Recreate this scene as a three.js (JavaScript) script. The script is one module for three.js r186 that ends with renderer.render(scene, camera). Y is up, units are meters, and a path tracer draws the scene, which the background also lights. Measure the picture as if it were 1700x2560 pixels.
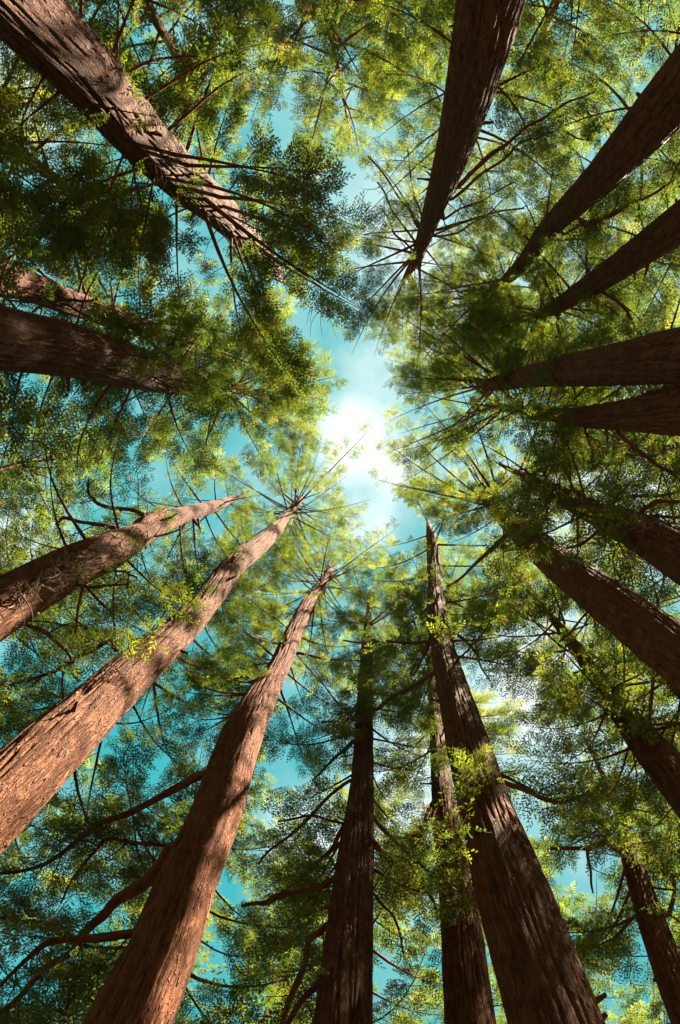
import * as THREE from 'three';
import { ImprovedNoise } from 'three/addons/math/ImprovedNoise.js';
import { mergeGeometries } from 'three/addons/utils/BufferGeometryUtils.js';

// ------------------------------------------------------------------ camera, sky, sun, exposure
const scene = new THREE.Scene();
const W = 680, H = 1024, F = 682, EYE = 1.5;
const camera = new THREE.PerspectiveCamera(2 * Math.atan(H / 2 / F) * 180 / Math.PI, W / H, 0.05, 2000);
const zenith = new THREE.Vector3(44, 111, -F).normalize();            // where straight up lies, in the camera's axes
camera.quaternion.setFromUnitVectors(zenith, new THREE.Vector3(0, 1, 0));
camera.position.set(0, EYE, 0);
camera.updateMatrixWorld(true);
scene.add(camera);

const renderer = new THREE.WebGLRenderer();
renderer.setSize(W, H);
renderer.toneMapping = THREE.LinearToneMapping;
renderer.toneMappingExposure = 11.5;
renderer.shadowMap.enabled = true;

const SUN_AZ = 20, SUN_EL = 62;                                      // degrees; azimuth 0 is to the right in the picture
const sunDir = new THREE.Vector3(Math.cos(SUN_EL * Math.PI / 180) * Math.cos(SUN_AZ * Math.PI / 180), Math.sin(SUN_EL * Math.PI / 180), Math.cos(SUN_EL * Math.PI / 180) * Math.sin(SUN_AZ * Math.PI / 180));
const sun = new THREE.DirectionalLight(new THREE.Color().setRGB(1, 0.87, 0.68), 5);
sun.position.copy(sunDir).multiplyScalar(120);
sun.castShadow = true;
sun.shadow.mapSize.set(4096, 4096);
Object.assign(sun.shadow.camera, { left: -50, right: 50, top: 50, bottom: -50, near: 1, far: 260 });
scene.add(sun, sun.target);

const K = W / 1568;                                                   // pixels below are those of a copy 1568 wide
function ray(x, y) { return new THREE.Vector3(x * K - W / 2, H / 2 - y * K, -F).normalize().applyQuaternion(camera.quaternion); }
const perlin = new ImprovedNoise();
function rng(seed) { let a = seed >>> 0; return () => { a = (a + 0x6d2b79f5) | 0; let t = Math.imul(a ^ (a >>> 15), 1 | a); t = (t + Math.imul(t ^ (t >>> 7), 61 | t)) ^ t; return ((t ^ (t >>> 14)) >>> 0) / 4294967296; }; }
const clamp = (x, a = 0, b = 1) => Math.min(b, Math.max(a, x)), lerp = (a, b, t) => a + (b - a) * t, smooth = (a, b, x) => { const t = clamp((x - a) / (b - a)); return t * t * (3 - 2 * t); };

{ // a clear turquoise sky with bright wisps of thin cloud, paler towards the sun
  const w = 1024, h = 512, data = new Float32Array(w * h * 4), d = new THREE.Vector3();
  const wisps = [[812, 965, 0.05, 0.75], [905, 1075, 0.035, 0.7], [850, 1205, 0.05, 0.6], [795, 1060, 0.04, 0.5], [870, 850, 0.05, 0.35], [0, 1240, 0.09, 0.75], [930, 1850, 0.08, 0.6], [1240, 1620, 0.13, 0.75], [1010, 540, 0.11, 0.6], [700, 1960, 0.07, 0.4], [100, 220, 0.06, 0.5], [960, 770, 0.06, 0.35], [400, 640, 0.06, 0.35], [1400, 1100, 0.12, 0.5], [760, 130, 0.08, 0.25]].map(([x, y, s, a]) => [ray(x, y), s, a]);
  for (let j = 0; j < h; j++) for (let i = 0; i < w; i++) {
    const el = ((j + 0.5) / h - 0.5) * Math.PI, az = ((i + 0.5) / w - 0.5) * 2 * Math.PI;
    d.set(Math.cos(el) * Math.cos(az), Math.sin(el), Math.cos(el) * Math.sin(az));
    let n = 0, a = 0.5, s = 6.3;
    for (let o = 0; o < 5; o++) { n += a * perlin.noise(d.x * s + 7.3, d.y * s + 1.9, d.z * s + 4.1); a *= 0.55; s *= 2.1; }
    let cloud = 0.04 + 0.4 * n;
    for (const [v, g, e] of wisps) cloud += e * Math.exp(-d.distanceToSquared(v) / (g * g)) * (0.9 + 1.1 * n);
    const glow = Math.pow(clamp(0.5 + 0.5 * d.dot(sunDir)), 6), low = Math.pow(1 - clamp(d.y), 3) * 0.25;
    const t = clamp(Math.max(0, cloud) + glow * 0.22 + low), k = (j * w + i) * 4;
    data[k] = lerp(0.0016, 0.106, t); data[k + 1] = lerp(0.043, 0.116, t); data[k + 2] = lerp(0.047, 0.112, t); data[k + 3] = 1;
  }
  const sky = new THREE.DataTexture(data, w, h, THREE.RGBAFormat, THREE.FloatType);
  sky.mapping = THREE.EquirectangularReflectionMapping;
  sky.magFilter = sky.minFilter = THREE.LinearFilter;
  sky.needsUpdate = true;
  scene.background = sky;
  scene.environment = sky;
}

// ------------------------------------------------------------------ where a trunk seen at a point of the photograph stands
function atR(x, y, r, cap = 43) {                                     // horizontal distance r from the camera, but not above cap
  const d = ray(x, y), t = Math.min(r / Math.hypot(d.x, d.z), (cap - EYE) / d.y);
  return d.multiplyScalar(t).add(camera.position);
}
function atH(x, y, h) { const d = ray(x, y); return d.multiplyScalar((h - EYE) / d.y).add(camera.position); }
const forward = new THREE.Vector3(0, 0, -1).applyQuaternion(camera.quaternion);
function widthAt(p, w) { return w * K / F * p.clone().sub(camera.position).dot(forward); }

// ------------------------------------------------------------------ materials
function pnoise(px, py, seed) {                                       // a periodic gradient noise
  const r = rng(seed), g = new Float32Array(px * py * 2);
  for (let i = 0; i < px * py; i++) { const a = r() * 6.2832; g[i * 2] = Math.cos(a); g[i * 2 + 1] = Math.sin(a); }
  const f = (t) => t * t * t * (t * (t * 6 - 15) + 10);
  return (u, v) => {
    const x = u * px, y = v * py, xi = Math.floor(x), yi = Math.floor(y), fx = x - xi, fy = y - yi;
    const x0 = ((xi % px) + px) % px, y0 = ((yi % py) + py) % py, x1 = (x0 + 1) % px, y1 = (y0 + 1) % py;
    const q = (a, b, dx, dy) => { const k = (b * px + a) * 2; return g[k] * dx + g[k + 1] * dy; };
    return lerp(lerp(q(x0, y0, fx, fy), q(x1, y0, fx - 1, fy), f(fx)), lerp(q(x0, y1, fx, fy - 1), q(x1, y1, fx - 1, fy - 1), f(fx)), f(fy)) * 1.5;
  };
}
const BARK_U = 1.0, BARK_V = 1.6;                                     // metres that one repeat covers
function barkMaps(seed) {
  const N = 1024, warp = pnoise(5, 3, seed), warp2 = pnoise(16, 9, seed + 1), ridge = pnoise(13, 2, seed + 2), ridge2 = pnoise(27, 5, seed + 3), fibre = pnoise(110, 7, seed + 4), flake = pnoise(22, 18, seed + 5), fine = pnoise(200, 40, seed + 6), tone = pnoise(5, 4, seed + 7), tone2 = pnoise(26, 9, seed + 8), strand = pnoise(80, 4, seed + 9);
  const height = new Uint8Array(N * N * 4), color = new Uint8Array(N * N * 4), rough = (x) => Math.round(clamp(x) * 255), srgb = (x) => (x <= 0.0031308 ? x * 12.92 : 1.055 * Math.pow(x, 1 / 2.4) - 0.055);
  for (let j = 0; j < N; j++) for (let i = 0; i < N; i++) {
    const u0 = i / N, v = j / N, u = u0 + 0.014 * warp(u0, v) + 0.006 * warp2(u0, v), k = (j * N + i) * 4;
    const groove = smooth(0.62, 0.97, 1 - Math.abs(ridge(u, v)) * 2.6), small = smooth(0.6, 1, 1 - Math.abs(ridge2(u, v + 0.3)) * 2.4), crack = smooth(0.7, 1, 1 - Math.abs(flake(u, v)) * 3);
    const hgt = 0.8 - 0.55 * groove - 0.3 * small - 0.14 * crack * (1 - groove) + 0.16 * fibre(u, v) + 0.07 * fine(u, v);
    height[k] = height[k + 1] = height[k + 2] = rough(hgt); height[k + 3] = 255;
    const t = 0.5 + 0.5 * tone(u0, v) + 0.4 * tone2(u, v) + 0.4 * strand(u, v), g = smooth(0.1, 0.6, tone2(u0 + 0.37, v + 0.2) + 0.6 * fibre(u, v + 0.5));
    const c = [lerp(lerp(0.18, 0.44, clamp(t)), 0.40, g * 0.6), lerp(lerp(0.092, 0.24, clamp(t)), 0.29, g * 0.6), lerp(lerp(0.058, 0.14, clamp(t)), 0.21, g * 0.6)];
    for (let q = 0; q < 3; q++) color[k + q] = rough(srgb(c[q]));
    color[k + 3] = 255;
  }
  const tex = (d, s) => { const t = new THREE.DataTexture(d, N, N); t.wrapS = t.wrapT = THREE.RepeatWrapping; t.magFilter = THREE.LinearFilter; t.minFilter = THREE.LinearMipmapLinearFilter; t.generateMipmaps = true; if (s) t.colorSpace = THREE.SRGBColorSpace; t.needsUpdate = true; return t; };
  return [tex(color, true), tex(height, false)];
}
const [barkColor, barkHeight] = barkMaps(11);
const barkMat = new THREE.MeshPhysicalMaterial({ specularIntensity: 0.2, name: 'redwood bark', map: barkColor, bumpMap: barkHeight, bumpScale: 0.06, roughness: 0.92, color: new THREE.Color().setRGB(0.43, 0.3, 0.215) });
const greyBarkMat = barkMat.clone(); greyBarkMat.name = 'weathered grey bark'; greyBarkMat.color.setRGB(0.33, 0.25, 0.205);
const redBarkMat = barkMat.clone(); redBarkMat.name = 'fresh red bark'; redBarkMat.color.setRGB(0.5, 0.325, 0.215);
const limbMat = new THREE.MeshPhysicalMaterial({ specularIntensity: 0.2, name: 'limb bark', map: barkColor, bumpMap: barkHeight, bumpScale: 0.012, roughness: 0.92, color: new THREE.Color().setRGB(0.38, 0.27, 0.2) });
const twigMat = new THREE.MeshPhysicalMaterial({ specularIntensity: 0.2, name: 'twig bark', roughness: 0.9, color: new THREE.Color().setRGB(0.06, 0.038, 0.027) });
const deadMat = new THREE.MeshPhysicalMaterial({ specularIntensity: 0.2, name: 'dry grey twig', roughness: 0.9, color: new THREE.Color().setRGB(0.2, 0.145, 0.105) });
const leafMat = new THREE.MeshPhysicalMaterial({ name: 'redwood leaf', color: 0xffffff, roughness: 0.95, transmission: 0.56, thickness: 0, specularIntensity: 0.35, side: THREE.DoubleSide });
const groundMat = new THREE.MeshStandardMaterial({ name: 'forest floor', roughness: 1, color: new THREE.Color().setRGB(0.06, 0.042, 0.028) });

// ------------------------------------------------------------------ shapes
function grid(rows, cols, pos, uv) {                                  // closed tube from rows x (cols + 1) points
  const index = [];
  for (let j = 0; j < rows - 1; j++) for (let i = 0; i < cols; i++) { const a = j * (cols + 1) + i, b = a + 1, c = a + cols + 1, d = c + 1; index.push(a, b, d, a, d, c); }
  const g = new THREE.BufferGeometry();
  g.setAttribute('position', new THREE.Float32BufferAttribute(pos, 3));
  g.setAttribute('uv', new THREE.Float32BufferAttribute(uv, 2));
  g.setIndex(index);
  g.computeVertexNormals();
  const n = g.attributes.normal;                                      // the seam shares one normal
  for (let j = 0; j < rows; j++) { const a = j * (cols + 1), b = a + cols; const x = n.getX(a) + n.getX(b), y = n.getY(a) + n.getY(b), z = n.getZ(a) + n.getZ(b), l = Math.hypot(x, y, z) || 1; n.setXYZ(a, x / l, y / l, z / l); n.setXYZ(b, x / l, y / l, z / l); }
  return g;
}
function curveOf(points) { return new THREE.CatmullRomCurve3(points, false, 'centripetal'); }
const UP = new THREE.Vector3(0, 1, 0);
function tube(points, radii, segs, cols, origin, rnd = null, rough = 0) { // a tapered limb; radii are given along its length
  const c = curveOf(points), pos = [], uv = [], len = c.getLength();
  const side = new THREE.Vector3(), up = new THREE.Vector3(), p = new THREE.Vector3(), t = new THREE.Vector3(), phase = rnd ? rnd() * 9 : 0;
  for (let j = 0; j <= segs; j++) {
    const s = j / segs; c.getPoint(s, p); c.getTangent(s, t);
    side.crossVectors(t, Math.abs(t.y) > 0.95 ? new THREE.Vector3(1, 0, 0) : UP).normalize(); up.crossVectors(side, t).normalize();
    const q = s * (radii.length - 1), k = Math.min(radii.length - 2, Math.floor(q)), r = lerp(radii[k], radii[k + 1], q - k);
    for (let i = 0; i <= cols; i++) {
      const a = (i % cols) / cols * Math.PI * 2, rr = r * (1 + rough * perlin.noise(Math.cos(a) * 1.5 + phase, Math.sin(a) * 1.5, s * len * 2.5 + phase));
      pos.push(p.x - origin.x + rr * (Math.cos(a) * side.x + Math.sin(a) * up.x), p.y - origin.y + rr * (Math.cos(a) * side.y + Math.sin(a) * up.y), p.z - origin.z + rr * (Math.cos(a) * side.z + Math.sin(a) * up.z));
      uv.push(i / cols * 0.5, s * len / BARK_V);
    }
  }
  return grid(segs + 1, cols, pos, uv);
}

function thin(pts, r0, r1, o) {                                        // a three-sided twig, cheap enough for tens of thousands
  const n = pts.length, pos = [], uv = [], t = new THREE.Vector3(), a = new THREE.Vector3(), b = new THREE.Vector3();
  for (let j = 0; j < n; j++) {
    t.subVectors(pts[Math.min(n - 1, j + 1)], pts[Math.max(0, j - 1)]).normalize(); a.set(-t.z, 0, t.x); if (a.lengthSq() < 1e-4) a.set(1, 0, 0); a.normalize(); b.crossVectors(a, t);
    const r = lerp(r0, r1, j / (n - 1)), p = pts[j];
    for (let i = 0; i <= 3; i++) { const c = Math.cos(i * 2.0944) * r, s = Math.sin(i * 2.0944) * r; pos.push(p.x - o.x + a.x * c + b.x * s, p.y - o.y + a.y * c + b.y * s, p.z - o.z + a.z * c + b.z * s); uv.push(i / 6, j / n); }
  }
  return grid(n, 3, pos, uv);
}

// one feathery redwood spray, about half a metre long: a stem with flat side shoots, each set with two rows of needles
function sprayGeometry(seed, shoots, needles) {
  const r = rng(seed), pos = [], nor = [];
  const tri = (a, b, c) => { const n = new THREE.Vector3().subVectors(b, a).cross(new THREE.Vector3().subVectors(c, a)).normalize(); for (const p of [a, b, c]) { pos.push(p.x, p.y, p.z); nor.push(n.x, n.y, n.z); } };
  const L = 0.5, axis = (s) => new THREE.Vector3(L * s, -0.07 * s * s, 0.03 * Math.sin(s * 3 + seed));
  for (let k = 0; k < 5; k++) { const a = axis(k / 5), b = axis((k + 1) / 5), w = 0.004; tri(a.clone().add(new THREE.Vector3(0, 0, w)), a.clone().add(new THREE.Vector3(0, 0, -w)), b); }
  const shoot = (from, dir, side, len, wid, n) => {
    const nrm = new THREE.Vector3().crossVectors(dir, side).normalize(), ax = (s) => from.clone().addScaledVector(dir, len * s).addScaledVector(nrm, -0.02 * s * s);
    for (let k = 0; k < n; k++) {
      const s = (k + 0.1) / n, prof = wid * Math.sin(Math.PI * (0.2 + 0.66 * s)) * (0.8 + 0.4 * r()), a = ax(s), b = ax((k + 1.35) / n);
      for (const g of [-1, 1]) tri(a, b, a.clone().lerp(b, 0.85).addScaledVector(dir, len / n * 0.35).addScaledVector(side, g * prof).addScaledVector(nrm, (r() - 0.3) * 0.012));
    }
  };
  for (let i = 0; i < shoots; i++) {
    const s = 0.1 + 0.88 * i / (shoots - 1), sg = i % 2 ? 1 : -1, from = axis(s), ang = (0.62 + 0.4 * r()) * sg * (s > 0.95 ? 0.15 : 1), tilt = (r() - 0.5) * 0.7 - 0.12;
    const dir = new THREE.Vector3(Math.cos(ang), Math.sin(tilt) * 0.6, Math.sin(ang)).normalize(), side = new THREE.Vector3(-Math.sin(ang), (r() - 0.5) * 0.5, Math.cos(ang)).normalize();
    side.addScaledVector(dir, -side.dot(dir)).normalize();
    shoot(from, dir, side, (0.2 - 0.09 * s) * (0.8 + 0.4 * r()), 0.04, needles);
  }
  const g = new THREE.BufferGeometry();
  g.setAttribute('position', new THREE.Float32BufferAttribute(pos, 3));
  g.setAttribute('normal', new THREE.Float32BufferAttribute(nor, 3));
  return g;
}
const sprays = [sprayGeometry(1, 7, 3), sprayGeometry(2, 6, 3), sprayGeometry(3, 8, 3), sprayGeometry(4, 6, 4)];

// ------------------------------------------------------------------ how open the canopy is, by direction from the clearing (as seen from where one stands)
const openings = [ // x, y, half-width, half-height, how open
  [835, 970, 55, 130, 1.15], [840, 1240, 55, 110, 0.8], [870, 1110, 45, 70, 1.1], [960, 780, 50, 60, 0.5],
  [60, 1220, 130, 90, 0.85], [300, 1090, 240, 70, 0.7], [120, 1080, 150, 50, 0.5], [480, 1130, 150, 60, 0.6],
  [880, 60, 190, 110, 0.15], [840, 260, 130, 130, 0.2], [960, 330, 70, 140, 0.2], [560, 60, 90, 40, 0.3],
  [330, 1700, 140, 120, 0.7], [660, 1840, 130, 110, 0.65], [300, 1850, 120, 90, 0.6], [60, 2150, 160, 150, 0.5], [940, 1840, 50, 70, 0.8], [250, 2330, 200, 60, 0.3],
  [1490, 2180, 120, 170, 0.6], [1250, 1760, 120, 70, 0.6], [1200, 1600, 110, 60, 0.5], [1060, 520, 80, 60, 0.6], [1100, 560, 70, 60, 0.5], [1010, 760, 40, 60, 0.5], [450, 650, 70, 130, 0.4], [90, 220, 60, 40, 0.5], [930, 2100, 70, 200, 0.3],
];
const inv = camera.quaternion.clone().invert(), tmpV = new THREE.Vector3();
function tufts(p) { return perlin.noise(p.x * 0.75 + 5.1, p.y * 0.75, p.z * 0.75 + 9.7) + 0.5 * perlin.noise(p.x * 1.9, p.y * 1.9 + 3.3, p.z * 1.9); } // tufts and gaps
function openness(p) {
  tmpV.copy(p).sub(camera.position).applyQuaternion(inv);
  const x = (tmpV.x / -tmpV.z * F + W / 2) / K, y = (H / 2 - tmpV.y / -tmpV.z * F) / K;
  let keep = 1;
  for (const [ox, oy, rx, ry, s] of openings) { const q = ((x - ox) / rx) ** 2 + ((y - oy) / ry) ** 2; if (q < 6) keep *= 1 - 0.42 * s * Math.exp(-q * 0.9); }
  return 1 - keep;
}

// the gaps through which the sun reaches the lit trunks and sprays on the left: [lower point, upper point, radius, lowest, highest lit height]
const sunGaps = [[[175, 140], [430, 420], 9.1, 0.75, 12, 30], [[150, 1315], [400, 1195], 7.2, 0.6, 10, 27], [[275, 1578], [600, 1255], 7.3, 0.6, 7, 33], [[377, 2183], [680, 1455], 9.9, 0.65, 7, 33], [[20, 648], [330, 755], 9.9, 0.5, 16, 24], [[500, 480], [640, 630], 9.1, 2.2, 22, 36], [[1085, 1760], [1095, 1850], 7.9, 0.55, 12.3, 17]]
  .map(([a, b, r, w, lo, hi], i) => ({ a: atR(...a, r), b: atR(...b, r), w, lo, hi, i }));
const flat = Math.hypot(sunDir.x, sunDir.z), sx = sunDir.x / flat, sz = sunDir.z / flat, steep = sunDir.y / flat;
function lets(p) {                                                    // 0 where foliage may hang, up to 1 where the sun comes through
  let open = 0;
  for (const g of sunGaps) {
    let h = 15, along = 0, off = 0;
    for (let k = 0; k < 3; k++) { const s = (h - g.a.y) / (g.b.y - g.a.y), x = p.x - lerp(g.a.x, g.b.x, s), z = p.z - lerp(g.a.z, g.b.z, s); along = x * sx + z * sz; off = x * sz - z * sx; h = p.y - along * steep; }
    if (along < g.w || h < g.lo || h > g.hi) continue;
    const near = 1 - smooth(g.w + 0.1, g.w + 0.55, Math.abs(off)), band = 0.5 * perlin.noise(h * 0.45 + g.i * 7.7, off * 0.2, g.i * 3.1) + perlin.noise(h * 2.2, off * 0.25, g.i * 5.3 + 2);
    open = Math.max(open, near * smooth(-0.2, -0.06, band));
  }
  return open;
}

// ------------------------------------------------------------------ trees
const taken = {};
function numbered(n) { taken[n] = (taken[n] ?? -1) + 1; return taken[n] ? n + '_' + String(taken[n]).padStart(3, '0') : n; }
function put(parent, name, g, m, kind) { const o = new THREE.Mesh(g, m); o.name = name; o.castShadow = o.receiveShadow = true; if (kind) o.userData.kind = kind; parent.add(o); return o; }

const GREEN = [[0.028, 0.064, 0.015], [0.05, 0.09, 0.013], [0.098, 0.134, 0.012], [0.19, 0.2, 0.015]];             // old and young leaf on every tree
class Tree {
  constructor(name, label, seed, o) {
    this.o = { thin: -0.2, tone: 1, yellow: 0.43, brown: 0.03, size: 1, ...o }; this.rnd = rng(seed * 7919 + 13); this.seed = seed;
    this.group = new THREE.Group(); this.group.name = numbered(name); this.group.userData = { label, category: 'tree' };
    if (o.groupName) this.group.userData.group = o.groupName;
    scene.add(this.group);
    this.sprays = sprays.map(() => []); this.twigs = []; this.fine = [];
  }
  trunkFrom(points, radii, top) {                                     // points from low to high
    this.points = points; this.radii = radii;
    const first = points[0], second = points[1], base = first.clone();
    const slope = clamp((second.x - first.x) / (second.y - first.y), -0.05, 0.05), slopeZ = clamp((second.z - first.z) / (second.y - first.y), -0.05, 0.05);
    base.x -= slope * first.y; base.z -= slopeZ * first.y; base.y = 0;
    const last = points.at(-1), n = points.length, pre = points[n - 2], run = Math.max(0.5, top - last.y);
    const sx = clamp((last.x - pre.x) / (last.y - pre.y), -0.08, 0.08), sz = clamp((last.z - pre.z) / (last.y - pre.y), -0.08, 0.08);
    const tip = new THREE.Vector3(last.x + sx * run * 0.6, last.y + run, last.z + sz * run * 0.6);
    const mid = base.clone().lerp(first, 0.25);
    const all = [base, mid, ...points, tip], rad = [radii[0] * 1.45, radii[0] * 1.12, ...radii, 0.04];
    this.base = base; this.group.position.copy(base); this.top = tip.y;
    this.path = curveOf(all); this.all = all; this.rad = rad;
    const ys = all.map((p) => p.y);
    this.at = (y) => {                                                // the axis at height y and its radius
      let k = 0; while (k < ys.length - 2 && y > ys[k + 1]) k++;
      const s = clamp((y - ys[k]) / (ys[k + 1] - ys[k])), p0 = all[Math.max(0, k - 1)], p1 = all[k], p2 = all[k + 1], p3 = all[Math.min(all.length - 1, k + 2)];
      const tang = (a, b, c, f) => { const d0 = (b[f] - a[f]) / ((b.y - a.y) || 1), d1 = (c[f] - b[f]) / ((c.y - b.y) || 1); return (d0 + d1) / 2; };
      const dy = p2.y - p1.y, s2 = s * s, s3 = s2 * s, h00 = 2 * s3 - 3 * s2 + 1, h10 = s3 - 2 * s2 + s, h01 = -2 * s3 + 3 * s2, h11 = s3 - s2;
      const f = (c) => { const m1 = p0 === p1 ? (p2[c] - p1[c]) / dy : tang(p0, p1, p2, c), m2 = p3 === p2 ? (p2[c] - p1[c]) / dy : tang(p1, p2, p3, c); return h00 * p1[c] + h10 * dy * m1 + h01 * p2[c] + h11 * dy * m2; };
      return { p: new THREE.Vector3(f('x'), y, f('z')), r: lerp(rad[k], rad[k + 1], s) };
    };
  }
  trunk() {
    const cols = this.o.cols ?? 150, pos = [], uv = [], ph = this.seed * 3.7, ring = Math.max(1, Math.round(Math.PI * 2 * this.radii[0] / BARK_U));
    let y = -0.2, rows = 0;
    while (true) {
      const { p, r } = this.at(Math.max(0, y)); p.y = y;
      for (let i = 0; i <= cols; i++) {
        const a = (i % cols) / cols * Math.PI * 2, cx = Math.cos(a), sz = Math.sin(a), q = r * 1;
        const big = perlin.noise(cx * 1.3 + ph, y * 0.16 + ph, sz * 1.3), twist = a + 0.25 * perlin.noise(ph, y * 0.12, 3.3);
        const tx = Math.cos(twist), tz = Math.sin(twist);
        const ridge = 1 - Math.abs(perlin.noise(tx * 6.5 * (q + 0.25) + ph, y * 0.3, tz * 6.5 * (q + 0.25))) * 2.3, fine = perlin.noise(tx * 19 * (q + 0.2), y * 1.5 + ph, tz * 19 * (q + 0.2));
        const burl = Math.max(0, perlin.noise(cx * 2 + ph * 2, y * 0.5, sz * 2) - 0.25) * 0.06;
        const rr = q * (1 + 0.03 * big) + burl * Math.min(1, q * 2) + Math.min(0.062, q * 0.13) * (0.3 - smooth(0.62, 1, ridge)) + Math.min(0.014, q * 0.03) * fine;
        pos.push(p.x - this.base.x + rr * cx, y, p.z - this.base.z + rr * sz);
        uv.push(i / cols * ring, y / BARK_V + this.seed * 0.37);
      }
      rows++;
      if (y >= this.top - 0.02) break;
      y = Math.min(this.top, y + (y < 8 ? 0.3 : 0.13 + Math.max(0, y - 18) * 0.006) * (this.o.coarse ?? 1));
    }
    const g = grid(rows, cols, pos, uv);
    put(this.group, 'trunk', g, this.o.barkMat ?? barkMat);
  }
  addSpray(p, dir, size, light) {                                     // far outside the view only a few are kept
    tmpV.copy(p).sub(camera.position).applyQuaternion(inv);
    if (Math.max(Math.abs(tmpV.x / tmpV.z * F) - W / 2, Math.abs(tmpV.y / tmpV.z * F) - H / 2) > 60 && this.rnd() < 0.75) return;
    const r = this.rnd, k = Math.floor(r() * sprays.length);
    this.sprays[k].push([p, dir, size, r() * 6.28, light]);
  }
  twig(p, dir, len, dens, size) {                                     // a hanging twig set with sprays on both sides
    const r = this.rnd, end = p.clone().addScaledVector(dir, len); end.y -= len * (0.15 + 0.35 * r());
    const mid = p.clone().lerp(end, 0.5); mid.y += len * 0.1;
    const op = openness(mid); if (r() < op * op || r() < lets(mid) * 0.9 || tufts(mid) < this.o.thin + 0.12 * (r() - 0.5)) return;
    const c = new THREE.QuadraticBezierCurve3(p, mid, end), seg = [0, 0.33, 0.66, 1].map((s) => c.getPoint(s));
    this.twigs.push(thin(seg, 0.006 + 0.005 * len, 0.003, this.base));
    const n = Math.max(2, Math.round(len / 0.048 * dens)), t = new THREE.Vector3(), clump = r();
    for (let i = 0; i < n; i++) {
      const s = 0.12 + 0.88 * (i + r() * 0.6) / n, q = c.getPoint(Math.min(1, s)); c.getTangent(Math.min(1, s), t);
      if (r() < openness(q) * 0.9 || r() < lets(q) * 0.975) continue;
      const side = new THREE.Vector3(-t.z, 0, t.x).normalize().multiplyScalar((i % 2 ? 1 : -1) * (0.4 + 0.9 * r()));
      const d = t.clone().add(side).add(new THREE.Vector3(0, -0.25 + 0.4 * (r() - 0.5), 0)).normalize();
      this.addSpray(q, d, size * 0.62 * (0.7 + 0.5 * r()), clump);
    }
  }
  dress(points, len, dens, size, from = 0.25) {                       // twigs along a branch
    const r = this.rnd, c = curveOf(points), n = Math.round(len * 9 * (1 - from)), t = new THREE.Vector3();
    for (let i = 0; i < n; i++) {
      const s = from + (1 - from) * (i + r()) / n, p = c.getPoint(Math.min(1, s)); c.getTangent(Math.min(1, s), t);
      const side = new THREE.Vector3(-t.z, 0, t.x).normalize().multiplyScalar(i % 2 ? 1 : -1), d = t.clone().multiplyScalar(0.35 + 0.5 * r()).addScaledVector(side, 0.5 + 0.6 * r()).add(new THREE.Vector3(0, (r() - 0.5) * 0.5, 0)).normalize();
      this.twig(p, d, (0.45 + 0.75 * r()) * clamp(len / 3, 0.5, 1.15) * (1 - 0.45 * s), dens, size);
    }
  }
  branch(y, az, len, rise, own, dens, from) {
    if (y < (this.o.clear ?? 0)) { const toEye = Math.atan2(-this.at(y).p.z, -this.at(y).p.x), off = Math.atan2(Math.sin(az - toEye), Math.cos(az - toEye)); if (Math.abs(off) < 1) az = toEye + Math.sign(off || 1) * (1.1 + 0.9 * this.rnd()); }
    const r = this.rnd, { p, r: tr } = this.at(y), ca = Math.cos(az), sa = Math.sin(az), pts = [], bend = (r() - 0.5) * 0.35, sag = 0.12 + 0.14 * r();
    for (let k = 0; k <= 4; k++) {
      const s = k / 4, a = az + bend * s, out = (k ? tr * 0.9 : tr * 0.5) + len * s;
      pts.push(new THREE.Vector3(p.x + Math.cos(a) * out, y + len * (rise * s - sag * Math.sin(Math.PI * Math.min(1, s * 0.9)) + 0.1 * s * s) + (r() - 0.5) * 0.06 * len * s, p.z + Math.sin(a) * out));
    }
    const mid = pts[2]; if (r() < (openness(mid) - 0.35) * 0.8 || r() < Math.max(lets(pts[1]), lets(mid), lets(pts[3])) * 0.7) return;
    const rad = (0.011 + 0.0105 * len) * (this.rs ?? 1), g = tube(pts, [rad * 1.25, rad * 0.8, rad * 0.45, 0.006], 8, own ? 7 : 4, this.base, r, 0.25);
    if (own) put(this.group, 'branch', g, limbMat); else this.fine.push(g);
    this.dress(pts, len, dens ?? this.o.dens ?? 1, this.o.size, from ?? this.o.from ?? 0.25);
  }
  crown(n, low, high, long, o = {}) {
    const r = this.rnd; let az = r() * 6.28; this.rs = o.rs ?? 0.85;
    for (let i = 0; i < n; i++) {
      const s = (i + r() * 0.7) / n, y = lerp(low, high, s); az += 2.4 + (r() - 0.5) * 0.7;
      if (o.face !== undefined && Math.cos(az - o.face * Math.PI / 180) < (o.facing ?? 0)) az = o.face * Math.PI / 180 + (r() * 2 - 1) * Math.acos(clamp(o.facing ?? 0, -1, 1));
      const prof = (o.profile ?? ((q) => 0.75 + 0.35 * Math.sin(Math.PI * Math.min(1, q * 1.2)) - 0.7 * q * q))(s);
      this.branch(y, az, long * prof * (0.75 + 0.5 * r()), lerp(o.rise0 ?? -0.05, o.rise1 ?? 0.3, s), (o.own ?? true) && i % (o.each ?? 1) === 0, o.dens, o.from);
    }
  }
  inner(n, low, high, long, o = {}) {                                 // long upper boughs that reach out over the clearing
    const p = this.at(30).p; this.o.clear = 0; this.crown(n, low, high, long, { face: Math.atan2(-p.z, -p.x) * 180 / Math.PI, facing: 0.62, dens: 0.6, rise0: 0, rise1: 0.25, each: 2, profile: () => 1, from: 0.3, ...o });
  }
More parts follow.
